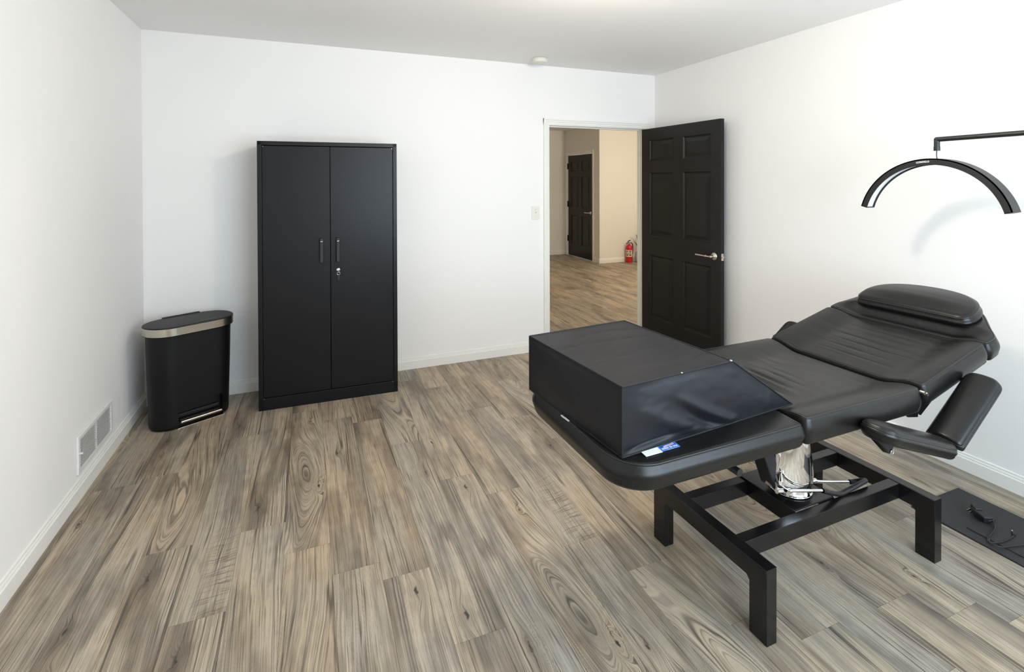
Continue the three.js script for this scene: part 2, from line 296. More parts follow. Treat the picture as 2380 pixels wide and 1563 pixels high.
const trim1 = structure('trim_1', 'white moulded casing and jambs around the open doorway', 'trim');
part(trim1, 'jamb', box(DX0 - 0.02, DX0, 0, DH, ZB - WT - 0.002, ZB + 0.002), M.trim);
part(trim1, 'jamb', box(DX1, DX1 + 0.02, 0, DH, ZB - WT - 0.002, ZB + 0.002), M.trim);
part(trim1, 'head_jamb', box(DX0 - 0.02, DX1 + 0.02, DH, DH + 0.02, ZB - WT - 0.002, ZB + 0.002), M.trim);
part(trim1, 'door_stop', [box(DX0, DX0 + 0.011, 0, DH - 0.011, ZB - 0.08, ZB - 0.045), box(DX1 - 0.011, DX1, 0, DH - 0.011, ZB - 0.08, ZB - 0.045), box(DX0, DX1, DH - 0.011, DH, ZB - 0.08, ZB - 0.045)], M.trim);
casing(trim1, [DX0 - 0.004, 0, ZB], [DX0 - 0.004, DH + 0.06, ZB], [-1, 0, 0], [0, 0, 1]);
casing(trim1, [DX1 + 0.004, 0, ZB], [DX1 + 0.004, DH + 0.06, ZB], [1, 0, 0], [0, 0, 1]);
casing(trim1, [DX0 - 0.06, DH + 0.004, ZB + 0.0005], [DX1 + 0.06, DH + 0.004, ZB + 0.0005], [0, 1, 0], [0, 0, 1]);
const trim2 = structure('trim_2', 'cream casing around the far black door in the hall', 'trim');
part(trim2, 'jamb', [box(JX, JX + 0.1, 0, HDH + 0.02, HD0 - 0.02, HD0 - 0.004), box(JX, JX + 0.1, 0, HDH + 0.02, HD1 + 0.004, HD1 + 0.02), box(JX, JX + 0.1, HDH + 0.004, HDH + 0.02, HD0, HD1)], M.trim);
casing(trim2, [JX, 0, HD0 - 0.008], [JX, HDH + 0.06, HD0 - 0.008], [0, 0, -1], [-1, 0, 0], 0.06);
casing(trim2, [JX, 0, HD1 + 0.008], [JX, HDH + 0.06, HD1 + 0.008], [0, 0, 1], [-1, 0, 0], 0.06);
casing(trim2, [JX - 0.0005, HDH + 0.008, HD0 - 0.06], [JX - 0.0005, HDH + 0.008, HD1 + 0.06], [0, 1, 0], [-1, 0, 0], 0.06);

// ---------------------------------------------------------------- six-panel doors
function nested(x0, x1, y0, y1, steps) {   // rectangular moulding: steps of [inset, z], flat faces
  const pos = []; const R = (i) => [[x0 + i, y0 + i], [x1 - i, y0 + i], [x1 - i, y1 - i], [x0 + i, y1 - i]];
  const quad = (a, b, c, d) => pos.push(...a, ...b, ...c, ...a, ...c, ...d);
  for (let k = 0; k + 1 < steps.length; k++) { const [ia, za] = steps[k], [ib, zb] = steps[k + 1], A = R(ia), B = R(ib); for (let s = 0; s < 4; s++) { const t = (s + 1) % 4; quad([...A[s], za], [...A[t], za], [...B[t], zb], [...B[s], zb]); } }
  const [i, z] = steps[steps.length - 1], Q = R(i); quad(...Q.map((q) => [...q, z]));
  const g = new THREE.BufferGeometry(); g.setAttribute('position', new THREE.Float32BufferAttribute(pos, 3)); g.computeVertexNormals(); return tri(g);
}
function sixPanelDoor(name, label, W, Ht, pos, turn, cols, rows, withBack) {
  const o = structure(name, label, 'door'); o.position.set(...pos); o.rotation.y = turn;
  const T = 0.036, gs0 = [], xs = [[0, cols[0][0]], [cols[0][1], cols[1][0]], [cols[1][1], W]], ys = [[0.008, rows[0][0]], [rows[0][1], rows[1][0]], [rows[1][1], rows[2][0]], [rows[2][1], Ht]];
  for (const [x0, x1] of xs) gs0.push(box(x0, x1, 0.008, Ht, -T, 0));
  for (const [x0, x1] of cols) for (const [y0, y1] of ys) gs0.push(box(x0, x1, y0, y1, -T, 0));
  part(o, 'leaf', gs0, M.doorBlack);
  const st = [[-0.001, -0.0005], [0.004, -0.0015], [0.013, -0.0105], [0.021, -0.0115], [0.05, -0.0035], [0.053, -0.003]];
  for (const [a, b] of cols) for (const [c, d] of rows) {
    const f = nested(a, b, c, d, st), gs = [f];
    if (withBack) { const k = nested(-b, -a, c, d, st); k.rotateY(Math.PI); k.translate(0, 0, -T); gs.push(k); }
    part(o, 'panel', gs, M.doorBlack);
  }
  return o;
}
function lever(parent, s, y, dir, z0, sgn, mat) {   // lever set: rosette, neck, lever with a collar
  const h = part(parent, 'handle', (() => {
    const ro = lathe([[0, 0], [0.031, 0], [0.032, 0.003], [0.029, 0.007], [0.024, 0.009], [0.022, 0.012], [0.014, 0.014], [0.0115, 0.02], [0.011, 0.045], [0, 0.046]], 32); ro.rotateX(Math.PI / 2);
    const lv = lathe([[0, 0], [0.008, 0.0005], [0.0085, 0.012], [0.007, 0.02], [0.006, 0.05], [0.0115, 0.056], [0.0115, 0.066], [0.007, 0.07], [0.0075, 0.1], [0.0085, 0.17], [0.006, 0.178], [0, 0.179]], 20); lv.rotateZ(dir * -Math.PI / 2); lv.translate(-dir * 0.018, 0, 0.047);
    return [ro, lv];
  })(), mat, 'satin nickel lever handle');
  h.position.set(s, y, z0); if (sgn < 0) h.scale.z = -1; return h;
}
const door1 = sixPanelDoor('door_1', 'open black six-panel door swung back against the right wall', 0.976, 2.012, [3.022, 0, -4.113], -Math.atan2(0.975, 0.039), [[0.108, 0.432], [0.551, 0.876]], [[0.222, 0.817], [1.0, 1.596], [1.703, 1.905]], true);
lever(door1, 0.908, 0.903, -1, 0, 1, M.nickel);
{ const h2 = lever(door1, 0.908, 0.903, -1, -0.036, -1, M.nickel); }
part(door1, 'latch', [rbox(0.9755, 0.977, 0.875, 0.932, -0.030, -0.006, 0.0006), rod([0.976, 0.903, -0.018], [0.986, 0.903, -0.018], 0.009)], M.nickel, 'nickel latch on the door edge');
for (const y of [0.25, 1.02, 1.8]) part(door1, 'hinge', [rod([-0.004, y - 0.045, -0.04], [-0.004, y + 0.045, -0.04], 0.006, 10), box(-0.002, 0.0, y - 0.045, y + 0.045, -0.038, -0.006)], M.lampBlack);
const door2 = sixPanelDoor('door_2', 'closed black six-panel door at the end of the hall', 0.952, HDH, [JX + 0.012, 0, HD0 + 0.004], -Math.PI / 2, [[0.11, 0.42], [0.53, 0.84]], [[0.24, 0.82], [0.98, 1.6], [1.71, 1.91]], false);
lever(door2, 0.885, 0.905, -1, 0, 1, M.nickel);
for (const y of [0.343, 1.044, 1.815]) part(door2, 'hinge', rbox(-0.02, 0.006, y - 0.06, y + 0.06, 0.0, 0.02), M.lampBlack);

// ---------------------------------------------------------------- small wall and ceiling fittings
{
  const o = thing('light_switch', 'white toggle light switch plate beside the doorway', 'switch', [1.891, 1.2345, ZB]);
  const g = extrude(rrect(-0.037, 0.037, -0.059, 0.059, 0.004), 0.003, 0.0015, 4); g.translate(0, 0, 0.0015); part(o, 'plate', g, M.ivory);
  part(o, 'toggle_frame', extrude(rrect(-0.006, 0.006, -0.013, 0.013, 0.001), 0.002), M.white).position.z = 0.005;
  part(o, 'toggle', bar([0, 0, 0.005], [0, 0.011, 0.02], 0.008, 0.007, [0, 0, 1], 0.0015), M.white);
  for (const y of [-0.03, 0.03]) part(o, 'screw', rod([0, y, 0.0055], [0, y, 0.0068], 0.003, 10), M.nickel);
}
{
  const o = thing('smoke_detector', 'round off-white smoke detector on the ceiling near the doorway', 'detector', [1.83, H, -3.9]);
  const b = lathe([[0, 0], [0.066, 0], [0.066, -0.007], [0.062, -0.011], [0.058, -0.011]], 40); part(o, 'mounting_ring', b, M.ivory);
  const c = lathe([[0.055, -0.009], [0.063, -0.013], [0.064, -0.03], [0.058, -0.037], [0.03, -0.039], [0, -0.039]], 40); part(o, 'cover', c, M.ivory);
  part(o, 'sounder_grille', [0, 1, 2, 3, 4].map((i) => box(-0.018, 0.018, -0.0398, -0.0388, -0.024 + i * 0.011, -0.019 + i * 0.011)), M.ivory);
}
{
  const o = thing('wall_vent', 'white louvred air vent low on the left wall', 'vent', [XL, 0.21, -3.25], Math.PI / 2);   // local x runs to -z
  const W = 0.231, Hh = 0.091, b = 0.026, fr = rrect(-W, W, -Hh, Hh, 0.004), hole = rrect(-W + b, W - b, -Hh + b * 0.8, Hh - b * 0.8, 0.001); fr.holes.push(hole);
  const g = extrude(fr, 0.005, 0.003, 3); g.translate(0, 0, 0.003); part(o, 'frame', g, M.white);
  part(o, 'duct', [box(-0.205, 0.205, -0.067, 0.067, -0.502, -0.5), box(-0.205, 0.205, 0.065, 0.067, -0.5, 0), box(-0.205, 0.205, -0.067, -0.065, -0.5, 0), box(-0.205, -0.203, -0.065, 0.065, -0.5, 0), box(0.203, 0.205, -0.065, 0.065, -0.5, 0)], M.duct, 'galvanised duct behind the louvers');
  part(o, 'divider', box(-0.006, 0.006, -Hh + b * 0.8, Hh - b * 0.8, 0.002, 0.009), M.white);
  const n = 12, y0 = -Hh + b * 0.8, y1 = Hh - b * 0.8;
  for (const s of [-1, 1]) for (let i = 0; i < n; i++) {
    const y = mix(y0, y1, (i + 0.5) / n), l = new THREE.BoxGeometry(W - b - 0.016, 0.0014, 0.0086); l.rotateX(-0.12); l.translate(s * (W - b + 0.004) / 2, y, 0.0062); part(o, 'louver', l, M.white);
  }
  part(o, 'damper_lever', rbox(-W + 0.008, -W + 0.016, 0.005, 0.013, 0.008, 0.024, 0.002), M.white);
  for (const x of [-W + 0.012, W - 0.012]) part(o, 'screw', rod([x, 0, 0.008], [x, 0, 0.0105], 0.004, 10), M.ivory);
}
{
  const [x, y, z] = LAMP.at, o = thing('ceiling_light', 'round flush ceiling lamp just above the view', 'ceiling light', [x, H, z]);
  part(o, 'canopy', lathe([[0, 0], [0.15, 0], [0.15, -0.018], [0.142, -0.024]], 48), M.white);
  const e = new THREE.MeshStandardMaterial({ color: 0xffffff, emissive: new THREE.Color().setRGB(...LAMP.color), emissiveIntensity: 2.5, roughness: 0.6 });
  part(o, 'lamp_glass', lathe([[0.142, -0.022], [0.14, -0.05], [0.12, -0.085], [0.08, -0.11], [0.03, -0.12], [0, -0.121]], 48), e);
  const l = new THREE.PointLight(new THREE.Color().setRGB(...LAMP.color), LAMP.power); l.name = 'ceiling_lamp_light'; l.position.set(x, y - 0.04, z); l.castShadow = true; l.shadow.radius = 4; scene.add(l);
}
{
  const [x, y, z] = HALL_LAMP.at, o = thing('ceiling_light', 'round ceiling lamp in the hall outside the view', 'ceiling light', [x, H, z]);
  part(o, 'canopy', lathe([[0, 0], [0.15, 0], [0.15, -0.018], [0.142, -0.024]], 48), M.white);
  const e = new THREE.MeshStandardMaterial({ color: 0xffffff, emissive: new THREE.Color().setRGB(...HALL_LAMP.color), emissiveIntensity: 2.5, roughness: 0.6 });
  part(o, 'lamp_glass', lathe([[0.142, -0.022], [0.14, -0.05], [0.12, -0.085], [0.08, -0.11], [0.03, -0.12], [0, -0.121]], 48), e);
  const l = new THREE.PointLight(new THREE.Color().setRGB(...HALL_LAMP.color), HALL_LAMP.power); l.name = 'hall_lamp_light'; l.position.set(x, y - 0.04, z); l.castShadow = true; l.shadow.radius = 5; scene.add(l);
}

// ---------------------------------------------------------------- metal cabinet
{
  const W = 0.906, D = 0.386, Hc = 1.79, hw = W / 2, t = 0.028;
  const o = thing('metal_cabinet', 'tall black metal cabinet with two doors against the back wall', 'cabinet', [0.152, 0, -3.724], -0.024);
  part(o, 'body', [rbox(-hw, -hw + t, 0, Hc, -D, 0), rbox(hw - t, hw, 0, Hc, -D, 0), rbox(-hw + 0.001, hw - 0.001, Hc - t, Hc, -D, 0), rbox(-hw + 0.001, hw - 0.001, 0, 0.08, -D, 0), box(-hw + 0.005, hw - 0.005, 0.01, Hc - 0.005, -D + 0.001, -D + 0.012)], M.steelBlack);
  for (const s of [-1, 1]) {
    const a = s < 0 ? -hw + t + 0.002 : 0.0015, b = s < 0 ? -0.0015 : hw - t - 0.002;
    const d = part(o, 'door', rbox(a, b, 0.084, Hc - t - 0.003, -0.02, -0.001, 0.002), M.steelBlack);
    const hx = s < 0 ? -0.0575 : 0.049;
    part(d, 'handle', [rbox(hx - 0.012, hx + 0.012, 0.962, 1.118, 0.012, 0.026, 0.006, 3), rbox(hx - 0.0115, hx + 0.0115, 1.085, 1.132, -0.002, 0.022, 0.005, 3)], M.rubber);
    part(d, 'handle_inlay', rbox(hx - 0.0075, hx + 0.0075, 1.1075, 1.113, 0.02, 0.0268, 0.0006), M.brushed, 'silver stripe on the handle');
    if (s > 0) {
      const lg = lathe([[0, 0], [0.0125, 0], [0.0125, 0.004], [0.010, 0.008], [0, 0.009]], 24); lg.rotateX(Math.PI / 2); lg.translate(0.0505, 0.908, -0.001);
      part(d, 'lock', lg, M.chrome, 'chrome cylinder lock');
      part(d, 'key', [rbox(0.0495, 0.0515, 0.9, 0.916, 0.006, 0.018, 0.0006), (() => { const r = new THREE.TorusGeometry(0.0095, 0.0011, 8, 24); r.translate(0.051, 0.884, 0.014); return r; })()], M.chrome, 'small key on a ring');
      part(d, 'key_tag', [rbox(0.0445, 0.0575, 0.836, 0.874, 0.006, 0.011, 0.002), rbox(0.0503, 0.0516, 0.846, 0.862, 0.0105, 0.0118, 0.0004)], M.rubber);
    }
  }
  for (const [x, y] of [[-hw + 0.035, Hc - 0.036], [hw - 0.035, Hc - 0.036], [-hw + 0.034, 0.076], [hw - 0.036, 0.079]]) part(o, 'pivot_pin', rod([x, y, -0.004], [x, y, 0.0015], 0.0025, 8), M.brushed);
}

// ---------------------------------------------------------------- pedal bin
{
  const o = thing('pedal_bin', 'black plastic pedal bin with steel-rimmed lid in the left corner', 'bin', [-0.703, 0, -3.812], 0.49);
  const outline = (L, D, r) => rrect(-L / 2, L / 2, -D / 2, D / 2, r);
  const N = 96, prof = [[0.415, 0.20, 0], [0.437, 0.222, 0.004], [0.445, 0.23, 0.02], [0.448, 0.232, 0.1], [0.462, 0.25, 0.35], [0.472, 0.262, 0.58]], pos = [], idx = [], uv = [];
  const slot = { x0: -0.10, x1: 0.155, y1: 0.145, d: 0.06 };
  const rows = []; for (let k = 0; k + 1 < prof.length; k++) { const steps = k < 2 ? 2 : k === 3 ? 20 : 10; for (let i = 0; i < steps; i++) rows.push(prof[k].map((v, j) => mix(v, prof[k + 1][j], i / steps))); } rows.push(prof[prof.length - 1]);
  for (const [L, D, y] of rows) { const P = evenOutline(outline(L, D, D * 0.47), N); for (const q of P) { pos.push(q.x, y, -q.y); uv.push(q.x + q.y, y); } }
  for (let r = 0; r + 1 < rows.length; r++) for (let i = 0; i < N; i++) { const a = r * N + i, b = r * N + (i + 1) % N; idx.push(a, b, a + N, b, b + N, a + N); }
  const g = new THREE.BufferGeometry(); g.setAttribute('position', new THREE.Float32BufferAttribute(pos, 3)); g.setAttribute('uv', new THREE.Float32BufferAttribute(uv, 2)); g.setIndex(idx); g.computeVertexNormals();
  const cap = new THREE.ShapeGeometry(outline(0.415, 0.2, 0.09)); cap.rotateX(Math.PI / 2);
  const body = part(o, 'body', g, M.plastic);
  {   // cut the pedal recess out of the shell
    const { Brush, Evaluator, SUBTRACTION } = await import('three-bvh-csg');
    const solid = [g.toNonIndexed()]; const lid = new THREE.ShapeGeometry(outline(0.472, 0.262, 0.472 * 0 + 0.262 * 0.47)); lid.rotateX(-Math.PI / 2); lid.translate(0, 0.58, 0);
    const pts0 = evenOutline(outline(0.415, 0.2, 0.2 * 0.47), N), ptsT = evenOutline(outline(0.472, 0.262, 0.262 * 0.47), N), cp = [], cu = [];
    for (let i = 0; i < N; i++) { const a = pts0[i], b = pts0[(i + 1) % N]; cp.push(0, 0, 0, b.x, 0, -b.y, a.x, 0, -a.y); const c = ptsT[i], d = ptsT[(i + 1) % N]; cp.push(0, 0.58, 0, c.x, 0.58, -c.y, d.x, 0.58, -d.y); for (let k = 0; k < 6; k++) cu.push(0, 0); }
    const cg = new THREE.BufferGeometry(); cg.setAttribute('position', new THREE.Float32BufferAttribute(cp, 3)); cg.setAttribute('uv', new THREE.Float32BufferAttribute(cu, 2)); cg.computeVertexNormals();
    const whole = mergeGeometries([solid[0], cg]);
    const cut = extrude(rrect(slot.x0, slot.x1, -0.05, slot.y1, 0.018), 0.1, 0, 6); cut.translate(0, 0, 0.118 - slot.d);
    const A = new Brush(whole), B = new Brush(cut); A.updateMatrixWorld(); B.updateMatrixWorld();
    const ev = new Evaluator(); ev.useGroups = false; ev.attributes = ['position', 'normal', 'uv'];
    body.geometry = ev.evaluate(A, B, SUBTRACTION).geometry;
  }
  part(o, 'recess_step', rbox(slot.x0 + 0.005, slot.x1 - 0.005, 0.05, 0.075, 0.05, 0.075, 0.008, 3), M.plastic);
  part(o, 'pedal', [rbox(slot.x0 + 0.008, slot.x1 - 0.008, 0.03, 0.046, 0.06, 0.13, 0.007, 4)], M.brushed, 'stainless steel foot pedal');
  part(o, 'base_strip', rbox(slot.x0 - 0.008, slot.x1 + 0.004, 0.0, 0.004, 0.06, 0.12, 0.0015), M.brushed, 'thin steel strip under the pedal');
  const rimOuter = outline(0.502, 0.296, 0.14); rimOuter.holes.push(outline(0.462, 0.256, 0.12));
  const lidBase = extrude(rimOuter, 0.05, 0.003, 16); lidBase.rotateX(-Math.PI / 2); lidBase.translate(0, 0.583, 0); part(o, 'lid_collar', lidBase, M.plastic);
  { // steel band around the front half of the lid
    const P = evenOutline(outline(0.505, 0.299, 0.1415), 240).filter((q) => q.y < 0.045 && q.x < 0.232).sort((a, b) => Math.atan2(a.x, -a.y - 0.0) - Math.atan2(b.x, -b.y - 0.0));
    const bp = [], bi = []; P.forEach((q) => { const n = q.clone().normalize(); bp.push(q.x, 0.586, -q.y, q.x, 0.632, -q.y); });
    for (let i = 0; i + 1 < P.length; i++) bi.push(2 * i, 2 * i + 2, 2 * i + 1, 2 * i + 2, 2 * i + 3, 2 * i + 1);
    const bg = new THREE.BufferGeometry(); bg.setAttribute('position', new THREE.Float32BufferAttribute(bp, 3)); bg.setAttribute('uv', new THREE.Float32BufferAttribute(new Float32Array(bp.length / 3 * 2), 2)); bg.setIndex(bi); bg.computeVertexNormals();
    const bm = M.brushed.clone(); bm.side = THREE.DoubleSide; bm.anisotropy = 0.6; part(o, 'rim_band', bg, bm, 'brushed steel band around the lid');
  }
  const lidTop = cushion(outline(0.488, 0.282, 0.134), 0.02, { n: 120, rings: 10, roundTop: 0.004, roundBottom: 0.002, bulge: 0, dome: (x, s) => 0.004 * (1 - (x / 0.25) ** 2) * (1 - (s / 0.15) ** 2) }); lidTop.translate(0, 0.637, 0);
  const lid = part(o, 'lid', lidTop, M.plastic);
  part(lid, 'lid_latch', rbox(0.02, 0.125, 0.636, 0.6405, 0.098, 0.122, 0.002), M.rubber);
  part(lid, 'hinge_cover', rbox(-0.11, 0.11, 0.58, 0.642, -0.162, -0.135, 0.006, 3), M.plastic);
}

// ---------------------------------------------------------------- treatment table
let arm_rim;
const TZ = -1.4975, HWD = 0.3325;   // centre line and half width
{
  const o = thing('treatment_table', 'black padded treatment table on a chrome hydraulic pump and black steel frame', 'treatment table', [1.395, 0, TZ], 0.018);
  // local frame: origin below the foot-end frame; all measures below are local
  const X = (x) => x - 1.395, Z = (z) => z - TZ;
  const T = 0.046;
  // steel frame: two U-shaped leg frames and two long rails
  for (const [xa, xb] of [[X(1.372), X(1.418)], [X(2.288), X(2.334)]]) {
    const z0 = -0.283, z1 = 0.283, lw = 0.07, s = new THREE.Shape();
    s.moveTo(z0, 0); s.lineTo(z0 + lw, 0); s.lineTo(z0 + lw, 0.172); s.lineTo(z0 + lw + 0.012, 0.184); s.lineTo(z1 - lw - 0.012, 0.184); s.lineTo(z1 - lw, 0.172); s.lineTo(z1 - lw, 0); s.lineTo(z1, 0); s.lineTo(z1, 0.25); s.lineTo(z0, 0.25); s.closePath();
    const g = extrude(s, xb - xa - 0.004, 0.002, 2); g.rotateY(-Math.PI / 2); g.translate(xb - 0.002, 0, 0); part(o, 'leg_frame', g, M.frameBlack);
  }
  for (const zc of [0.1325, -0.1325]) part(o, 'rail', rbox(X(1.418), X(2.288), 0.186, 0.248, zc - 0.021, zc + 0.021, 0.002), M.frameBlack);
  part(o, 'base_plate', [rbox(X(1.719), X(1.945), 0.2485, 0.2545, -0.153, 0.11, 0.002), box(X(1.719), X(1.725), 0.19, 0.25, -0.112, 0.112), box(X(1.939), X(1.945), 0.19, 0.25, -0.112, 0.112)], M.frameBlack);
  // hydraulic pump
  const px = X(1.835), pz = 0.0;
  const pump = part(o, 'hydraulic_column', [(() => { const g = lathe([[0, 0.2545], [0.082, 0.2545], [0.082, 0.262], [0.07, 0.266], [0.068, 0.3], [0.052, 0.31], [0.052, 0.62], [0, 0.62]], 48); return g; })()], M.chrome, 'chrome hydraulic lift column'); pump.position.set(px, 0, pz);
  const skirt = lathe([[0.088, 0.292], [0.098, 0.3], [0.1, 0.33], [0.094, 0.40], [0.08, 0.5], [0.07, 0.56], [0.06, 0.575]], 48); skirt.scale(1.12, 1, 0.9); skirt.translate(px - 0.022, 0, pz); part(o, 'pump_skirt', skirt, M.chrome, 'chrome pump housing');
  part(o, 'pump_bracket', [bar([px - 0.10, 0.30, 0.0], [px - 0.17, 0.47, 0.0], 0.05, 0.07, [0, 0, 1], 0.006), rbox(px - 0.06, px + 0.075, 0.54, 0.62, -0.06, 0.06, 0.005)], M.rubber);
  part(o, 'pump_spring', tube([[px - 0.13, 0.44, 0.04], [px - 0.125, 0.445, 0.05], [px - 0.12, 0.42, 0.052], [px - 0.128, 0.38, 0.05]], 0.0025, 24, 6), M.chrome);
  const pd = part(o, 'pedal_rod', tube([[X(1.64), 0.348, 0.1075], [X(1.76), 0.320, 0.1075], [X(1.886), 0.29, 0.1075]], 0.006, 12, 10), M.chrome, 'chrome pump pedal rod');
  part(o, 'pedal_rod', tube([[X(1.93), 0.278, 0.035], [X(2.0), 0.262, 0.042], [X(2.13), 0.238, 0.055]], 0.006, 12, 10), M.chrome);
  part(pd, 'pedal_grip', tube([[X(1.882), 0.291, 0.1075], [X(1.93), 0.271, 0.1085], [X(1.985), 0.254, 0.1085], [X(2.04), 0.257, 0.108], [X(2.1), 0.264, 0.108], [X(2.155), 0.262, 0.1], [X(2.165), 0.25, 0.08], [X(2.15), 0.24, 0.062], [X(2.125), 0.239, 0.054]], 0.0095, 80, 12), M.rubber, 'black rubber grip of the pedal');
  part(pd, 'pedal_joint', [rod([X(1.67), 0.341, 0.085], [X(1.67), 0.341, 0.125], 0.012, 12), rod([X(1.63), 0.35, 0.1075], [X(1.70), 0.334, 0.1075], 0.009, 10)], M.chrome);
  part(pd, 'pedal_shaft', rod([px - 0.06, 0.31, 0.0], [X(1.67), 0.341, 0.1], 0.01, 10), M.chrome);
  part(o, 'pedal_pivot', rod([px + 0.05, 0.285, 0.035], [X(1.94), 0.278, 0.035], 0.01, 10), M.chrome);
  // under-seat frame
  part(o, 'seat_frame', [rbox(X(1.53), X(2.07), 0.62, 0.66, -0.2, 0.2, 0.004), rbox(X(1.05), X(1.55), 0.615, 0.64, -0.17, -0.13, 0.004), rbox(X(1.05), X(1.55), 0.615, 0.64, 0.13, 0.17, 0.004), bar([X(2.06), 0.64, 0.2], [X(2.45), 0.735, 0.2], 0.035, 0.03), bar([X(2.06), 0.64, -0.2], [X(2.45), 0.735, -0.2], 0.035, 0.03)], M.frameBlack);
  part(o, 'adjusting_rod', [rod([X(1.296), 0.568, -0.2], [X(1.296), 0.568, 0.245], 0.0125, 20), bar([X(1.296), 0.568, 0.15], [X(1.34), 0.63, 0.15], 0.02, 0.012), bar([X(1.296), 0.568, -0.15], [X(1.34), 0.63, -0.15], 0.02, 0.012)], M.rubber);

  const edge = (s) => HWD - Math.abs(s);
  const wr = (x, s, list) => { let d = 0; for (const [cx, cs, w, l, a, k] of list) { const dx = (x - cx - k * (s - cs)) / w, ds = (s - cs) / l; d += a * Math.exp(-dx * dx) * Math.max(0, 1 - ds * ds); } return d; };
  // foot rest: rounded end, slightly lower than the seat
  const footShape = rrect(X(0.785), X(1.483), -HWD, HWD, [0.125, 0.012, 0.012, 0.125]);
  const foot = cushion(footShape, 0.085, { n: 220, rings: 24, roundTop: 0.016, roundBottom: 0.03, bulge: 0.007, dome: (x, s) => 0.006 * sm(0, 0.12, edge(s)) });
  const fm = part(o, 'foot_cushion', foot, M.leather); fm.position.y = 0.73; part(fm, 'piping', piping(foot, 0.0035, 0.007, -0.004, 300), M.pipe);
  // seat
  const seatW = [[0.33, 0.02, 0.012, 0.14, -0.0055, 0.05], [0.30, 0.0, 0.016, 0.17, 0.005, 0.05], [0.255, -0.02, 0.008, 0.13, -0.003, 0.02], [0.39, -0.01, 0.01, 0.12, -0.003, 0.06], [0.21, 0.05, 0.012, 0.12, -0.003, 0], [0.44, 0.02, 0.012, 0.1, -0.002, 0.05]];
  const sagged = (list) => (x, s) => 0.004 - 0.026 * sm(0.03, 0.16, edge(s)) + wr(x, s, list) + 0.0012 * (vn(x * 40, s * 14) - 0.5) * sm(0, 0.1, edge(s));
  const seat = cushion(rrect(X(1.493), X(2.108), -HWD, HWD, 0.02), 0.088, { n: 260, rings: 44, roundTop: 0.014, roundBottom: 0.012, bulge: 0.006, dome: sagged(seatW) });
  const sem = part(o, 'seat_cushion', seat, M.leather); sem.position.y = 0.742; part(sem, 'piping', piping(seat, 0.0032, 0.007, -0.0035, 300), M.pipe);
  // back rest, raised a little
  const A = Math.atan2(0.107, 0.425), place = (m, x, y) => { m.position.set(x, y, 0); m.rotation.z = A; };
  const backW = [[0.10, 0, 0.004, 0.2, -0.0022, 0.02], [0.15, 0.02, 0.005, 0.18, -0.002, 0.03], [0.205, -0.02, 0.004, 0.2, -0.0022, 0.02], [0.255, 0.0, 0.005, 0.2, -0.002, 0.03], [0.31, -0.03, 0.004, 0.18, -0.0022, 0.03], [0.355, 0.0, 0.004, 0.2, -0.0018, 0.02]];
  const back = cushion(rrect(0.004, 0.437, -HWD, HWD, 0.02), 0.082, { n: 260, rings: 44, roundTop: 0.014, roundBottom: 0.012, bulge: 0.006, dome: sagged(backW) });
  const bm = part(o, 'back_cushion', back, M.leather); place(bm, X(2.114), 0.748); part(bm, 'piping', piping(back, 0.0032, 0.007, -0.0035, 300), M.pipe);
  // head rest, tapering
  const hs = new THREE.Shape(); { const w0 = HWD + 0.004, w1 = 0.2; hs.moveTo(0.002, -w0 + 0.02); hs.quadraticCurveTo(0.002, -w0, 0.025, -w0); hs.lineTo(0.05, -w0); hs.bezierCurveTo(0.09, -w0, 0.1, -w0 + 0.02, 0.14, -w0 + 0.05); hs.lineTo(0.23, -w1 - 0.03); hs.quadraticCurveTo(0.275, -w1, 0.275, -w1 + 0.06); hs.lineTo(0.275, w1 - 0.06); hs.quadraticCurveTo(0.275, w1, 0.23, w1 + 0.03); hs.lineTo(0.14, w0 - 0.05); hs.bezierCurveTo(0.1, w0 - 0.02, 0.09, w0, 0.05, w0); hs.lineTo(0.025, w0); hs.quadraticCurveTo(0.002, w0, 0.002, w0 - 0.02); }
  const head = cushion(hs, 0.085, { n: 240, rings: 30, roundTop: 0.018, roundBottom: 0.02, bulge: 0.006, dome: (x, s) => 0.03 * sm(0.03, 0.1, x) * sm(0.0, 0.1, edge(s)) - 0.018 * sm(0.03, 0.14, edge(s)) });
  const hm = part(o, 'head_cushion', head, M.leather); place(hm, X(2.114) + 0.44 * Math.cos(A), 0.748 + 0.44 * Math.sin(A)); part(hm, 'piping', piping(head, 0.0035, 0.008, -0.004, 300), M.pipe);
  // pillow on the head rest: D shape, straight side to the back
  const ps = new THREE.Shape(); ps.moveTo(0, -0.19); ps.bezierCurveTo(0.0, -0.225, 0.02, -0.24, 0.06, -0.24); ps.bezierCurveTo(0.17, -0.235, 0.245, -0.16, 0.245, 0); ps.bezierCurveTo(0.245, 0.16, 0.17, 0.235, 0.06, 0.24); ps.bezierCurveTo(0.02, 0.24, 0.0, 0.225, 0, 0.19); ps.closePath();
  const pil = cushion(ps, 0.066, { n: 200, rings: 26, roundTop: 0.02, roundBottom: 0.024, bulge: 0.008, dome: (x, s) => 0.028 * sm(-0.01, 0.1, x) * (1 - (s / 0.3) ** 2) * (1 - sm(0.12, 0.27, x) * 0.6) });
  const pm = part(o, 'head_pillow', pil, M.leather); place(pm, X(2.60), 0.928); part(pm, 'piping', piping(pil, 0.0035, 0.003, -0.012, 260), M.pipe);
  // joint screws at the corners where seat and back meet
  for (const s of [1, -1]) part(o, 'hinge_bolt', [rod([X(2.108), 0.73, s * 0.328], [X(2.108), 0.73, s * 0.343], 0.007, 12), rod([X(2.128), 0.722, s * 0.328], [X(2.128), 0.722, s * 0.342], 0.007, 12)], M.nickel);
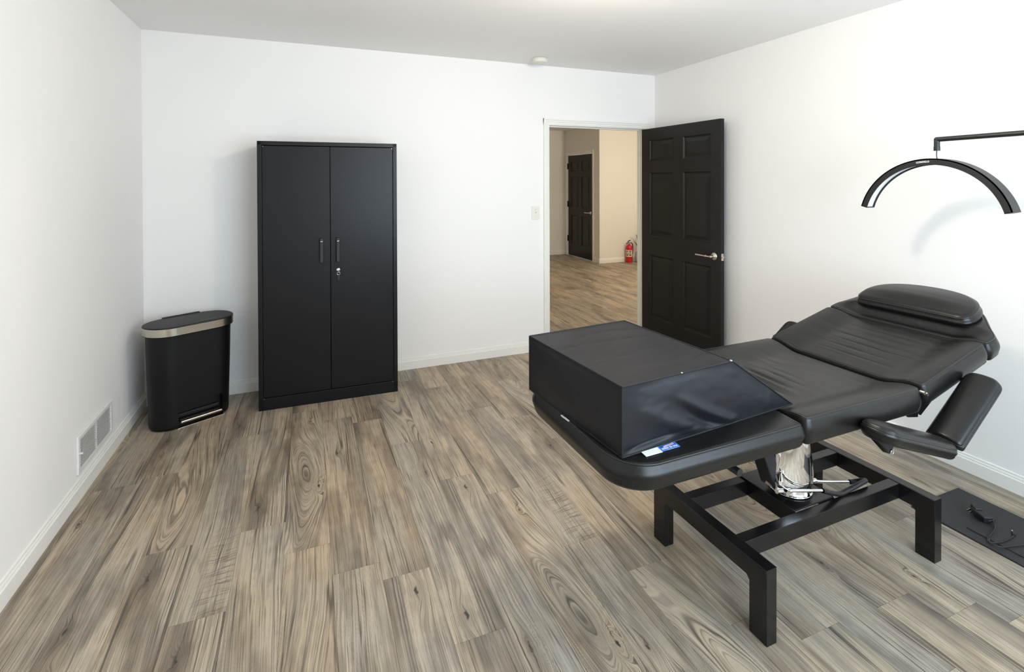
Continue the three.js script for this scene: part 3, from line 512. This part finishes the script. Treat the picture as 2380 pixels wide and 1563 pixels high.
  for (const s of [1, -1]) part(o, 'hinge_plate', [bar([X(2.055), 0.665, s * 0.315], [X(2.115), 0.655, s * 0.315], 0.008, 0.05), bar([X(2.115), 0.655, s * 0.315], [X(2.19), 0.70, s * 0.315], 0.008, 0.05)], M.frameBlack);
  // folded arm rests on both sides
  for (const s of [1, -1]) {
    const arm = part(o, 'arm_rest', (() => { const g = cushion(rrect(0, 0.396, -0.056, 0.056, [0.05, 0.012, 0.012, 0.05]), 0.05, { n: 120, rings: 12, roundTop: 0.012, roundBottom: 0.02, bulge: 0.004, dome: (x, q) => 0.014 * (1 - (q / 0.058) ** 2) * sm(-0.01, 0.06, x) }); arm_rim = g.userData.rim; return g; })(), M.leather);
    arm.position.set(X(1.728), 0.712, s * (HWD + 0.062)); arm.rotation.z = -0.338;
    part(arm, 'piping', tube(arm_rim(0.001, -0.012), 0.003, 160, 6, true), M.pipe);
    const up = part(o, 'arm_rest_back', (() => { const g = cushion(rrect(0, 0.325, -0.056, 0.056, [0.01, 0.03, 0.03, 0.01]), 0.045, { n: 120, rings: 12, roundTop: 0.012, roundBottom: 0.02, bulge: 0.004, dome: (x, q) => 0.016 * (1 - (q / 0.058) ** 2) }); arm_rim = g.userData.rim; return g; })(), M.leather);
    up.position.set(X(2.112), 0.585, s * (HWD + 0.062)); up.rotation.z = 0.603;
    part(up, 'piping', tube(arm_rim(0.001, -0.012), 0.003, 160, 6, true), M.pipe);
    part(o, 'arm_bracket', [bar([X(1.775), 0.672, s * 0.345], [X(1.84), 0.592, s * 0.375], 0.03, 0.028, [0, 0, 1], 0.004), rod([X(1.79), 0.655, s * 0.2], [X(1.79), 0.655, s * 0.36], 0.009, 10)], M.frameBlack);
    part(o, 'arm_pivot', rod([X(2.36), 0.74, s * 0.2], [X(2.36), 0.74, s * 0.36], 0.008, 10), M.frameBlack);
    part(o, 'bracket_clip', (() => { const r = new THREE.TorusGeometry(0.007, 0.0013, 6, 16); r.translate(X(1.835), 0.593, s * 0.39); return r; })(), M.chrome);
  }
}

// ---------------------------------------------------------------- wedge bolster lying on the foot rest
{
  const o = thing('leg_wedge', 'black nylon leg wedge cushion lying on the foot end of the table', 'wedge cushion', [0.822, 0.7365, -1.212], 0.09);
  const L = 0.75, T = 0.45, Hh = 0.2, D = 0.535, n = 44;
  const noise = (a, b) => fbm(a, b) - 0.5;
  const face = (c00, c10, c11, c01, nrm, disp) => {   // bilinear patch with displacement along nrm fading at its borders
    const pos = [], uv = [], idx = [], A = V3(...c00), B = V3(...c10), C = V3(...c11), Dd = V3(...c01), N = V3(...nrm).normalize();
    for (let j = 0; j <= n; j++) for (let i = 0; i <= n; i++) { const u = i / n, v = j / n, p = A.clone().lerp(B, u).lerp(Dd.clone().lerp(C, u), v), e = Math.min(1, Math.min(u, 1 - u, v, 1 - v) * 9); p.addScaledVector(N, disp(u, v) * e); pos.push(p.x, p.y, p.z); uv.push(u * A.distanceTo(B), v * A.distanceTo(Dd)); }
    for (let j = 0; j < n; j++) for (let i = 0; i < n; i++) { const a = j * (n + 1) + i; idx.push(a, a + 1, a + n + 2, a, a + n + 2, a + n + 1); }
    const g = new THREE.BufferGeometry(); g.setAttribute('position', new THREE.Float32BufferAttribute(pos, 3)); g.setAttribute('uv', new THREE.Float32BufferAttribute(uv, 2)); g.setIndex(idx); g.computeVertexNormals(); return g;
  };
  const ridge = (t, c, w) => Math.exp(-(((t - c) / w) ** 2));
  const near = [[0, 0, 0], [L, 0, 0], [T, Hh, 0], [0, Hh, 0]], far = near.map(([x, y]) => [x, y, -D]);
  const nearDisp = (u, v) => 0.012 * Math.sin(Math.PI * u) * Math.sin(Math.PI * v) + 0.017 * sm(0.8, 0.2, v) * (ridge(u + 0.35 * v, 0.62, 0.05) - 0.9 * ridge(u + 0.3 * v, 0.52, 0.05) + 0.7 * ridge(u + 0.45 * v, 0.42, 0.07) - 0.7 * ridge(v - 0.25 * u, 0.06, 0.04) * sm(0.5, 0.1, u)) + 0.006 * ridge(u - 0.4 * v, 0.82, 0.025) * sm(0.9, 0.4, v) + 0.006 * noise(u * 5, v * 4);
  const topDisp = (u, v) => 0.008 * Math.sin(Math.PI * u) * Math.sin(Math.PI * v) - 0.0035 * (ridge(v + 0.12 * Math.sin(u * 3), 0.24, 0.012) * sm(0.1, 0.3, u) + ridge(v - 0.08 * u, 0.33, 0.01) * sm(0.9, 0.4, u) + ridge(v + 0.1 * u * u, 0.66, 0.014) * sm(0.95, 0.7, u) + ridge(v + 0.55 * (u - 0.6) ** 2, 0.82, 0.014) * sm(0.2, 0.5, u)) + 0.003 * noise(u * 4, v * 5);
  const body = part(o, 'cover', [
    face(near[0], near[1], near[2], near[3], [0, 0.1, 1], nearDisp),
    face(far[1], far[0], far[3], far[2], [0, 0, -1], (u, v) => 0.01 * Math.sin(Math.PI * u) * Math.sin(Math.PI * v)),
    face(near[3], near[2], far[2], far[3], [0, 1, 0], topDisp),
    face(far[0], near[0], near[3], far[3], [-1, 0, 0], (u, v) => 0.012 * Math.sin(Math.PI * u) * Math.sin(Math.PI * v) + 0.004 * noise(u * 5, v * 3)),
    face(near[1], far[1], far[2], near[2], [0.55, 0.83, 0], (u, v) => 0.006 * Math.sin(Math.PI * u) * Math.sin(Math.PI * v) + 0.003 * noise(u * 6, v * 4)),
    face(near[0], far[0], far[1], near[1], [0, -1, 0], () => 0)], M.nylon);
  const seams = []; for (const [a, b] of [[near[3], near[2]], [near[2], near[1]], [near[0], near[3]], [near[0], near[1]], [near[3], far[3]], [near[2], far[2]], [near[1], far[1]], [far[3], far[2]], [far[2], far[1]], [far[0], far[3]], [near[0], far[0]]]) seams.push(rod(a, b, 0.0028, 6));
  part(o, 'seam', seams, M.nylon);
  part(o, 'seam_end', rbox(T - 0.009, T - 0.003, Hh + 0.001, Hh + 0.004, -0.004, 0.003, 0.0012), M.white, 'white thread end on the upper seam');
  part(o, 'seam_end', rbox(T * 0.5, T * 0.5 + 0.004, Hh + 0.0005, Hh + 0.003, -0.001, 0.004, 0.0008), M.white);
  // sewn-in label: white tag and blue woven tag
  const cv = document.createElement('canvas'); cv.width = 256; cv.height = 96; const c = cv.getContext('2d');
  c.fillStyle = '#1d4ea8'; c.fillRect(0, 0, 256, 96); c.strokeStyle = '#4f8fe0'; c.lineWidth = 8; c.strokeRect(6, 6, 244, 84);
  for (const [dy, col] of [[0, '#f4f2f4'], [9, '#d8324a'], [18, '#f4f2f4']]) { c.strokeStyle = col; c.lineWidth = 6; c.beginPath(); c.moveTo(60, 44 - 0 + dy * 0.5); c.bezierCurveTo(100, 14 + dy, 140, 40 + dy * 0.6, 226, 12 + dy); c.stroke(); }
  c.fillStyle = '#ffffff'; c.font = 'bold 38px sans-serif'; c.textAlign = 'center'; c.fillText('MADE IN USA', 130, 80, 226);
  const tx = new THREE.CanvasTexture(cv); tx.colorSpace = THREE.SRGBColorSpace;
  const blue = std([1, 1, 1], 0.6, { map: tx });
  const tag = (x0, x1, mat, name, label) => { const g = new THREE.BoxGeometry(x1 - x0, 0.0012, 0.026); const m = part(o, name, g, mat, label); m.position.set((x0 + x1) / 2, -0.001, 0.012); m.rotation.x = 0.12; m.rotation.y = -0.04; };
  tag(0.068, 0.128, std([0.8, 0.8, 0.78], 0.7), 'care_tag', 'white care tag'); tag(0.129, 0.196, blue, 'woven_tag', 'blue woven tag with white lettering');
  part(o, 'end_tag', box(-0.0125, -0.008, -0.002, 0.0015, -0.3, -0.255), M.white, 'white tag edge at the foot end');
}

// ---------------------------------------------------------------- half-moon lamp
{
  const LX = 2.77, o = thing('arc_lamp', 'black half-moon lamp on a floor stand by the right wall', 'lamp', [LX, 0, -1.0]);
  const Zz = (z) => z + 1.0;
  part(o, 'base', [rbox(-0.18, 0.186, 0, 0.008, Zz(-1.487), 0.43, 0.003), rbox(-0.125, 0.104, 0.008, 0.0115, Zz(-1.3), 0.25, 0.001)], M.matBlack);
  part(o, 'pole', [rod([0, 0.008, 0.05], [0, 1.73, 0.05], 0.0125, 20), lathe([[0.0, 0.0115], [0.035, 0.0115], [0.035, 0.02], [0.02, 0.03], [0.0125, 0.05]], 28).translate(0, 0, 0.05)], M.lampBlack);
  part(o, 'arm', [rod([0, 1.7155, 0.07], [0, 1.7095, Zz(-1.4835) - 0.0], 0.0115, 20), (() => { const g = new THREE.SphereGeometry(0.0118, 16, 12); g.translate(0, 1.7095, Zz(-1.4835)); return g; })(), rod([0, 1.7095, Zz(-1.4835)], [0, 1.676, Zz(-1.4835)], 0.0118, 20), rbox(-0.022, 0.022, 1.69, 1.74, 0.02, 0.08, 0.008)], M.lampBlack);
  part(o, 'swivel', [rod([0, 1.6755, Zz(-1.4835)], [0, 1.656, Zz(-1.4835)], 0.0128, 20), rod([0, 1.677, Zz(-1.4835)], [0, 1.674, Zz(-1.4835)], 0.0105, 20)], M.lampBlack);
  part(o, 'cable', tube([[0, 1.66, Zz(-1.4835)], [0.001, 1.645, Zz(-1.485)], [-0.001, 1.632, Zz(-1.484)], [0, 1.618, Zz(-1.4825)]], 0.002, 12, 6), M.rubber);
  // arc housing: U channel swept round, open to the inside, with a white diffuser in it
  const R = 0.3265, cy = 1.2935, cz = Zz(-1.503), a0 = 0.275, a1 = Math.PI - 0.275, dep = 0.062, thick = 0.03;
  const sector = (r0, r1, x0, x1) => { const s = new THREE.Shape(); s.absarc(0, 0, r1, a0, a1, false); s.absarc(0, 0, r0, a1, a0, true); s.closePath(); const g = new THREE.ExtrudeGeometry(s, { depth: x1 - x0, bevelEnabled: false, curveSegments: 64 }); g.rotateY(-Math.PI / 2); g.translate(x1, cy, cz); return g; };
  const head = part(o, 'lamp_head', [sector(R - 0.006, R, -dep / 2, dep / 2), sector(R - thick, R, -dep / 2, -dep / 2 + 0.004), sector(R - thick, R, dep / 2 - 0.004, dep / 2), ...[a0, a1].map((a) => { const g = new THREE.BoxGeometry(dep, 0.004, thick); g.translate(0, 0, R - thick / 2); g.rotateX(-a + 0.0); g.translate(0, cy, cz); return g; })], M.lampBlack);
  part(head, 'diffuser', sector(R - 0.022, R - 0.0065, -dep / 2 + 0.0045, dep / 2 - 0.0045), M.diffuser, 'white diffuser strip inside the arc');
  const font = await new FontLoader().loadAsync('fonts/droid/droid_sans_bold.typeface.json');
  const word = 'COSMOGLO', gs = [];
  [...word].forEach((ch, i) => { const g = new TextGeometry(ch, { font, size: 0.0085, depth: 0.0004, curveSegments: 3, bevelEnabled: false }); g.computeBoundingBox(); g.translate(-g.boundingBox.max.x / 2, -0.0042, 0); const a = (i - 3.5) * 0.0225 - 0.078; g.translate(0, R - 0.0145, 0); g.rotateZ(-a); g.rotateY(-Math.PI / 2); g.translate(-dep / 2 - 0.0002, cy, cz + 0.0); gs.push(g); });
  part(head, 'lettering', gs, M.diffuser, 'small white lettering');
}
{
  const o = thing('power_adapter', 'black plug-in power adapter with coiled cord lying on the lamp base', 'adapter', [2.78, 0.0115, -1.31]);
  part(o, 'body', [bar([0.01, 0.017, -0.03], [-0.02, 0.015, 0.035], 0.04, 0.026, [0, 1, 0], 0.006), bar([0.018, 0.022, -0.038], [0.0, 0.018, -0.01], 0.03, 0.034, [0, 1, 0], 0.005)], M.rubber);
  part(o, 'prong', box(-0.03, 0.012, 0.012, 0.0185, -0.0415, -0.04), M.nickel, 'metal prong');
  part(o, 'prong', box(-0.032, 0.008, 0.012, 0.0185, -0.0285, -0.027), M.nickel);
  part(o, 'cord', [tube([[-0.02, 0.012, 0.035], [0.0, 0.02, 0.05], [-0.04, 0.008, 0.062], [-0.10, 0.005, 0.075], [-0.165, 0.004, 0.1], [-0.13, 0.004, 0.12], [-0.07, 0.004, 0.125], [-0.02, 0.004, 0.12]], 0.0024, 90, 6), tube([[0.01, 0.018, 0.03], [-0.05, 0.012, 0.07], [-0.12, 0.006, 0.085], [-0.17, 0.004, 0.11], [-0.15, 0.004, 0.14], [-0.08, 0.004, 0.16], [0.02, 0.004, 0.19], [0.05, 0.004, 0.26]], 0.0024, 90, 6)], M.rubber);
  part(o, 'barrel_plug', [rod([-0.018, 0.0052, 0.121], [0.0, 0.0052, 0.108], 0.005, 12)], M.rubber);
  part(o, 'plug_tip', [rod([0.0, 0.0052, 0.108], [0.009, 0.0052, 0.1015], 0.0028, 12)], M.chrome);
}

// ---------------------------------------------------------------- things in the hall
{
  const o = thing('fire_extinguisher', 'red fire extinguisher with white label on the hall floor', 'fire extinguisher', [5.566, 0, JZ + 0.085]);
  part(o, 'cylinder', lathe([[0, 0], [0.06, 0], [0.064, 0.006], [0.064, 0.27], [0.058, 0.295], [0.04, 0.312], [0.022, 0.32], [0.02, 0.335], [0, 0.335]], 36), M.red);
  const cv = document.createElement('canvas'); cv.width = 128; cv.height = 160; const c = cv.getContext('2d'); c.fillStyle = '#e6ded2'; c.fillRect(0, 0, 128, 160); c.fillStyle = '#5b534c';
  for (const [x, y, w, h] of [[14, 18, 40, 28], [70, 14, 44, 20], [76, 42, 30, 22], [20, 62, 26, 30], [62, 76, 52, 12], [16, 104, 44, 34], [74, 100, 38, 40]]) c.fillRect(x, y, w, h); c.fillStyle = '#b02a2a'; c.fillRect(58, 20, 6, 110);
  const t = new THREE.CanvasTexture(cv); t.colorSpace = THREE.SRGBColorSpace;
  const lg = new THREE.CylinderGeometry(0.0645, 0.0645, 0.12, 32, 1, true, -1.35, 2.3); lg.translate(0, 0.17, 0); part(o, 'label', lg, std([1, 1, 1], 0.5, { map: t, side: THREE.DoubleSide }), 'white printed label').rotation.y = -0.6;
  part(o, 'valve', rod([0, 0.335, 0], [0, 0.37, 0], 0.017, 14), M.nickel);
  part(o, 'squeeze_handle', [bar([-0.03, 0.365, 0], [0.045, 0.365, 0.01], 0.022, 0.012), bar([-0.035, 0.38, 0], [0.025, 0.41, 0], 0.022, 0.012), bar([-0.04, 0.362, 0], [-0.06, 0.345, 0], 0.02, 0.012)], M.rubber);
  const pg = new THREE.CylinderGeometry(0.016, 0.016, 0.012, 16); pg.rotateX(Math.PI / 2); pg.translate(0.012, 0.352, 0.024); part(o, 'pressure_gauge', pg, M.brushed);
  part(o, 'hose', tube([[0.015, 0.355, 0], [0.06, 0.345, 0.01], [0.075, 0.28, 0.01], [0.073, 0.15, 0.005]], 0.008, 30, 8), M.rubber);
}
{
  const o = thing('potted_plant', 'dark leafed plant in a pale blue-grey pot beside the extinguisher', 'plant', [5.73, 0, JZ + 0.17]);
  part(o, 'pot', lathe([[0, 0], [0.05, 0], [0.07, 0.02], [0.082, 0.09], [0.074, 0.16], [0.06, 0.19], [0.055, 0.19], [0.066, 0.155], [0.06, 0.15], [0, 0.15]], 36), M.pot);
  for (let i = 0; i < 9; i++) {
    const a = i / 9 * Math.PI * 2 + 0.4, reach = 0.09 + 0.04 * ((i * 7) % 3), tall = 0.32 + 0.06 * ((i * 5) % 4), pos = [], idx = [], K = 10;
    for (let k = 0; k <= K; k++) { const t = k / K, r = reach * t * t, y = 0.14 + tall * t - 0.06 * t * t * t, w = 0.02 * Math.sin(Math.PI * Math.min(0.98, t * 0.9 + 0.08)); const cx = Math.cos(a) * r, cz = Math.sin(a) * r, tx = -Math.sin(a) * w, tz = Math.cos(a) * w; pos.push(cx - tx, y, cz - tz, cx, y - 0.004, cz, cx + tx, y, cz + tz); if (k < K) for (const q of [0, 1]) { const b = k * 3 + q; idx.push(b, b + 1, b + 3, b + 1, b + 4, b + 3); } }
    const g = new THREE.BufferGeometry(); g.setAttribute('position', new THREE.Float32BufferAttribute(pos, 3)); g.setIndex(idx); g.computeVertexNormals(); const m = M.leaf.clone(); m.side = THREE.DoubleSide; part(o, 'leaf', tri(g), m);
  }
}

renderer.render(scene, camera);
